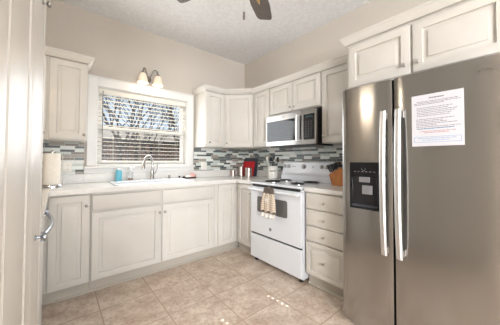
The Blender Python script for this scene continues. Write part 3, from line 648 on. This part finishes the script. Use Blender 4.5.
# sink side things
sb = thing('soap_bottle', 'blue soap bottle with white cap behind the sink', 'bottle', (-1.895, -.115, ZT+.0143))
MB().lathe([(.030, 0), (.033, .005), (.034, .06), (.033, .10), (.024, .118), (.022, .122)], 20, T(0, 0, 0)).build('bottle_body', 'bluesoap', sb)
MB().lathe([(.0215, .122), (.0215, .134), (.012, .138), (.006, .140), (.006, .160), (0, .160)], 16).build('cap', 'white', sb)
sb = thing('soap_dispenser', 'small clear pump bottle with amber soap beside the blue bottle', 'bottle', (-1.772, -.118, ZT+.0143))
MB().lathe([(.024, 0), (.026, .004), (.026, .085), (.018, .100), (.012, .104), (.012, .112)], 18).build('bottle_body', 'clear', sb)
MB().lathe([(.0225, .003), (.0235, .005), (.0235, .028), (0, .028)], 18).build('liquid', 'amber', sb)
MB().lathe([(.014, .1125), (.014, .128), (.005, .130), (.005, .150)], 14).box(-.007, .030, -.006, .006, .150, .160).build('pump', 'chrome', sb)
tag(MB().lathe([(.020, 0), (.020, .004), (.013, .006), (.013, .040), (.015, .043), (.015, .058), (0, .060)], 18, T(-1.325, -.135, ZT+.0005)).build('air_gap_cap', 'darknickel'), 'small grey air gap cap right of the faucet', 'air gap cap')
sdh = thing('sink_stopper', 'low metal sink stopper with black knob beside the pink sponge', 'stopper', (-1.165, -.07, ZT))
MB().lathe([(.020, .0005), (.038, .004), (.038, .010), (.030, .014), (0, .016)], 20).build('stopper_plate', 'chrome', sdh)
MB().lathe([(.006, .016), (.006, .022), (.016, .028), (.014, .036), (0, .038)], 14).build('stopper_knob', 'black', sdh)
sc = thing('scrub_brush', 'black scrub brush with pink and white cloth on top, right of sink', 'brush', (-1.03, -.115, ZT), R(8))
m_ = MB(); m_.rings([rr(.085, .03, .028, .0008), rr(.09, .034, .03, .010), rr(.085, .03, .028, .020)]); m_.tube([(-.08, 0, .018), (-.105, 0, .022), (-.12, 0, .017)], [.012, .013, .008], 10); m_.build('brush_base', 'black', sc)
rnd = random.Random(2)
def lump(name, m, cx_, cy_, cz_, ax, ay, az, par):
    bm = bmesh.new(); bmesh.ops.create_icosphere(bm, subdivisions=3, radius=1)
    for v in bm.verts:
        n_ = 1+.14*math.sin(v.co.x*7+cx_*50)*math.cos(v.co.y*5)+.08*math.sin(v.co.z*9+v.co.x*4)
        v.co = Vector((v.co.x*ax*n_, v.co.y*ay*n_, v.co.z*az*n_ if v.co.z > 0 else v.co.z*az*.3))
    me = bpy.data.meshes.new(name); bm.to_mesh(me); bm.free(); me.materials.append(M[m]); me.polygons.foreach_set('use_smooth', [True]*len(me.polygons))
    o = bpy.data.objects.new(name, me); COL.objects.link(o); o.parent = par; o.location = (cx_, cy_, cz_); return o
lump('pink_cloth', 'pink', .035, .0, .026, .055, .030, .044, sc); lump('white_cloth', 'whitecloth', -.04, -.006, .024, .045, .026, .024, sc)

# ------------------------------------------------------------ paper towels
pt_ = thing('paper_towel_holder', 'chrome upright paper towel holder on the left counter', 'paper towel holder', (-2.465, -.32, ZT))
MB().lathe([(.078, .0005), (.078, .018), (.072, .026), (.01, .027), (.008, .028), (.008, .315), (.013, .318), (.014, .328), (.008, .336), (0, .337)], 28).build('stand', 'chrome', pt_)
MB().tube([(.076, .0, .010), (.076, .0, .30), (.076, 0, .31)], .003, 8).build('tension_rod', 'chrome', pt_)
tag(MB().lathe([(.020, .0), (.060, .0), (.062, .006), (.062, .272), (.060, .278), (.020, .278), (.019, .27), (.019, .008), (.020, 0)], 40, T(-2.465, -.32, ZT+.0285)).build('paper_towel_roll', 'towel'), 'white paper towel roll on the holder at left', 'paper towels')

# ------------------------------------------------------------ wall plates
def outlet(name, label, x, z, w_, gang, cat, y=-.0085, kind='outlet'):
    r_ = thing(name, label, cat, (x, y, z)); MB().rings([rect(-w_/2, w_/2, -.057, .057, 0), rect(-w_/2, w_/2, -.057, .057, -.003), rect(-w_/2+.004, w_/2-.004, -.053, .053, -.006)]).build('cover_plate', 'plate', r_)
    for g in range(gang):
        xc = (g-(gang-1)/2)*.046
        if kind == 'outlet':
            for zc in (-.02, .02):
                o = MB().lathe([(.015, 0), (.015, .002), (0, .002)], 16, FRONT(xc, -.0061, zc)).build('receptacle', 'plate', r_)
                MB().box(xc-.007, xc-.0045, -.0082, -.0088, zc-.004, zc+.006).box(xc+.0045, xc+.007, -.0082, -.0088, zc-.004, zc+.006).box(xc-.002, xc+.002, -.0082, -.0088, zc-.011, zc-.007).build('slots', 'slot', o)
        else:
            MB().box(xc-.016, xc+.016, -.0061, -.009, -.032, .032).build('rocker', 'plate', r_, .001)
    return r_
outlet('electrical_outlet', 'double-gang wall outlet beside the paper towels', -2.368, 1.095, .117, 2, 'outlet')
outlet('wall_switch', 'white switch plate on backsplash right of the window', -.765, 1.086, .098, 2, 'switch', kind='switch')

# ------------------------------------------------------------ corner things
def canister(x, y, r_, h_, label, lid=True):
    q = thing('canister', label, 'canister', (x, y, ZT+.0005), 0, 'metal canisters in the corner')
    MB().lathe([(r_-.003, 0), (r_, .003), (r_, h_-.018), (r_-.002, h_-.016)], 24).build('canister_body', 'canister', q)
    MB().lathe([(r_+.0015, h_-.0155), (r_+.0015, h_-.003), (r_-.004, h_), (.008, h_+.001), (.004, h_+.006), (.009, h_+.012), (.006, h_+.018), (0, h_+.019)], 24).build('lid', 'canister', q)
canister(-.30, -.095, .037, .098, 'short metal canister, leftmost of the three in the corner')
canister(-.225, -.205, .040, .150, 'tall metal canister, middle of the three in the corner')
canister(-.235, -.40, .052, .138, 'wide metal canister in front of the red board')
rb = tag(MB().rings([[(x, z, y) for x, y, z in rr(.135, .115, .02, -.006)], [(x, z, y) for x, y, z in rr(.135, .115, .02, .006)]]).build('cutting_board', 'red', None, .002), 'red cutting board leaning against the corner backsplash', 'cutting board')
rb.location = (-.083, -.215, ZT+.1165); rb.rotation_euler = (R(-12), 0, S90)
db = tag(MB().rings([[(x, z, y) for x, y, z in rr(.170, .138, .01, -.005)], [(x, z, y) for x, y, z in rr(.170, .138, .01, .005)]]).build('slate_board', 'slate', None, .001), 'dark slate board standing behind the red cutting board', 'board')
db.location = (-.052, -.225, ZT+.1395); db.rotation_euler = (R(-8), 0, S90)
ck = thing('utensil_crock', 'white ceramic crock with dark band, left of the range', 'crock', (-.125, -.80, ZT+.0005))
MB().lathe([(.060, 0), (.066, .004), (.070, .158), (.074, .162), (.074, .170), (.068, .171), (.065, .160), (.060, .012), (0, .010)], 32).build('crock_body', 'ceramic', ck)
m_ = MB()
for i in range(8):
    a0 = R(188+i*9); a1 = R(194+i*9)
    m_.add([(.0695*math.cos(a0), .0695*math.sin(a0), .095), (.0695*math.cos(a1), .0695*math.sin(a1), .095), (.0697*math.cos(a1), .0697*math.sin(a1), .112), (.0697*math.cos(a0), .0697*math.sin(a0), .112)], [(0, 1, 2, 3)])
m_.build('dark_band_print', 'slot', ck)
def utensil(dx, dy, lean, h_, kind, m, label, nm):
    q = thing(nm, label, 'utensil', (-.125+dx, -.80+dy, ZT+.013)); e1 = Vector((lean[0], lean[1], h_))
    MB().tube([(0, 0, 0), e1*.5, e1], .004, 8).build('utensil_handle', m, q)
    fm = T(e1.x, e1.y, e1.z, rz=R(-25))
    if kind == 'spoon': MB().rings([[(x, 0 if k in (0, 4) else 0, z) for x, z in []] or [(s_*.021*math.cos(R(30*j)), yy, .03+.034*math.sin(R(30*j))) for j in range(12)] for k, (s_, yy) in enumerate(((.6, -.006), (1, -.002), (1, .002), (.6, .004)))], fm).build('utensil_head', m, q)
    else: MB().box(-.018, .018, -.002, .002, 0, .065, fm).build('utensil_head', m, q, .004)
utensil(-.02, .03, (-.01, .045), .230, 'spoon', 'ceramic', 'white spoon at left in the crock', 'cooking_spoon')
utensil(-.03, .0, (-.02, -.0), .225, 'spoon', 'black', 'black spoon standing at centre of the crock', 'cooking_spoon')
utensil(.015, -.02, (.02, -.04), .215, 'spat', 'black', 'black spatula with flat head at right in the crock', 'spatula')
utensil(.02, .02, (.02, .03), .225, 'spat', 'black', 'black spatula behind the white spoon in the crock', 'spatula')
utensil(-.035, -.035, (-.015, -.025), .245, 'spoon', 'black', 'tallest black ladle in the crock beside the range', 'ladle')
# knife block
kb = thing('knife_block', 'honey-coloured wooden knife block on counter by the fridge', 'knife block', (-.235, -1.86, ZT+.0005), S90)
# local x: to the right (-Y); block leans to the left
pf = [(-.065, 0), (.085, 0), (.085, .085), (.030, .185), (-.100, .110)]
m_ = MB(); m_.rings([[(x, yy, z) for x, z in pf] for yy in (-.055, .045)]); m_.build('block', 'woodk', kb, .004)
nd = Vector((-.5, 0, .866))
for i in range(3):
    for j in range(3):
        t = .16+.34*i; px_ = -.100+.130*t; pz = .110+.075*t; yy = -.042+.036*j
        ln_ = .092-.014*i+.006*j
        d_ = Vector((-.50, 0, .866)); p0 = Vector((px_, yy, pz))+d_*.001
        q = thing('kitchen_knife', ['black-handled knife in front column of the knife block', 'black-handled knife in middle column of the knife block', 'black-handled knife in rear column of the knife block'][j], 'knife', (0, 0, 0), 0, ['knives in the front column of the block', 'knives in the middle column of the block', 'knives in the rear column of the block'][j])
        mwk = Matrix.Translation((-.235, -1.86, ZT+.0005)) @ Matrix.Rotation(S90, 4, 'Z')
        base = mwk @ p0; q.location = base; q.rotation_euler = (0, 0, S90)
        MB().tube([d_*.0, d_*.008], .0065, 8, flat=1).build('bolster', 'nickel', q); MB().tube([d_*.008, d_*.03, d_*(ln_-.01), d_*ln_], [.0065, .0075, .008, .005], 8).build('knife_handle', 'black', q)

# ------------------------------------------------------------ sconce
M['bulb'] = emis('lit_bulb', c(255, 225, 180), 1.8)
def sconce(label, loc, rz, power):
    sn = thing('wall_sconce', label, 'wall light', loc, rz)
    MB().lathe([(.045, .001), (.045, .008), (.036, .016), (.020, .022), (.018, .040), (.010, .048), (0, .050)], 24, FRONT(0, 0, 0)).build('back_plate', 'darknickel', sn)
    for sx_ in (-1, 1):
        xe = sx_*.088
        pts = [Vector((sx_*.008, -.04, 0))]
        for i in range(1, 13):
            t = i/12; pts.append(Vector((sx_*(.008+.080*(t**.8)), -.04-.09*t**.7, .105*math.sin(PI*min(1, t*1.02)*.86)*(1.0))))
        zz = pts[-1].z
        MB().tube(pts, .007, 8).build('arm', 'darknickel', sn)
        MB().lathe([(.006, zz+.012), (.012, zz+.004), (.020, zz-.012), (.020, zz-.018)], 16, T(xe, -.13, 0)).build('socket_cup', 'darknickel', sn)
        MB().lathe([(0, zz+.052), (.006, zz+.046), (.004, zz+.036), (.003, zz+.012)], 10, T(xe, -.13, 0)).build('finial', 'darknickel', sn)
        n = 28; prf = [(.022, zz-.018), (.034, zz-.03), (.045, zz-.06), (.050, zz-.09), (.056, zz-.12), (.063, zz-.135)]
        mo = MB(); rs = []
        for k_, (rd, z_) in enumerate(prf+[(r_-.003, z_) for r_, z_ in reversed(prf)]):
            kk = k_ if k_ < len(prf) else 2*len(prf)-1-k_; fl2 = .035*(kk/(len(prf)-1))**2
            rs.append([(rd*(1+fl2*math.cos(8*2*PI*j/n*1.0))*math.cos(2*PI*j/n)+xe, rd*(1+fl2*math.cos(8*2*PI*j/n))*math.sin(2*PI*j/n)-.13, z_) for j in range(n)])
        mo.rings(rs, cap=False).build('lamp_shade', 'shade', sn, smooth=60)
        MB().lathe([(.008, zz-.03), (.012, zz-.045), (.021, zz-.07), (.018, zz-.09), (0, zz-.10)], 14, T(xe, -.13, 0)).build('bulb', 'bulb', sn)
        pl = bpy.data.lights.new('sconce_bulb', 'POINT'); pl.energy = power; pl.color = (1, .88, .72); pl.shadow_soft_size = .03
        lo = bpy.data.objects.new('sconce_bulb', pl); COL.objects.link(lo); lo.location = Vector(loc)+Matrix.Rotation(rz, 3, 'Z') @ Vector((xe, -.13, zz-.15))
sconce('two-light nickel wall sconce with lit frosted shades above window', (-1.57, 0, 2.19), 0, .55)
sconce('two-light wall sconce on the left wall behind the pantry, mirrored as warm streaks in fridge', (-3.1, -1.42, 2.18), R(90), 4.5)

# ------------------------------------------------------------ ceiling fan
fx, fy = -1.57, -1.97
fn = thing('ceiling_fan', 'ceiling fan with grey-brown wooden blades and pull chain', 'ceiling fan', (fx, fy, CH-.0005))
MB().lathe([(.07, 0), (.068, -.03), (.03, -.05), (.014, -.055), (.014, -.20)], 24).build('mount', 'brass', fn)
MB().lathe([(.014, -.19), (.05, -.20), (.11, -.225), (.13, -.26), (.13, -.33), (.11, -.37), (.06, -.39), (.05, -.43), (0, -.43)], 32).build('motor_housing', 'brass', fn)
ti = -.385
for i in range(5):
    a_ = R(35+72*i); q = MB(); out = []
    for (x, w_) in ((.20, .055), (.25, .066), (.45, .080), (.60, .070), (.635, .062), (.65, .046)): out.append((x, w_))
    poly = [(x, -w_) for x, w_ in out]+[(x, w_) for x, w_ in reversed(out)]
    mt = Matrix.Rotation(a_, 4, 'Z') @ Matrix.Translation((0, 0, ti)) @ Matrix.Rotation(R(12), 4, 'X')
    q.prism(poly, -.004, .004, mt); bo = q.build('blade', 'fan', fn, .002)
    MB().prism([(.10, -.014), (.20, -.010), (.30, -.030), (.43, -.004), (.43, .004), (.30, .030), (.20, .010), (.10, .014)], -.010, -.0045, mt).build('blade_iron', 'brass', fn)
MB().tube([(.0, -.0, -.43), (.0, 0, -.73)], .0018, 6).build('pull_chain', 'nickel', fn)
MB().lathe([(0, -.725), (.006, -.729), (.008, -.76), (.006, -.775), (0, -.777)], 12).build('pull_fob', 'fan', fn)
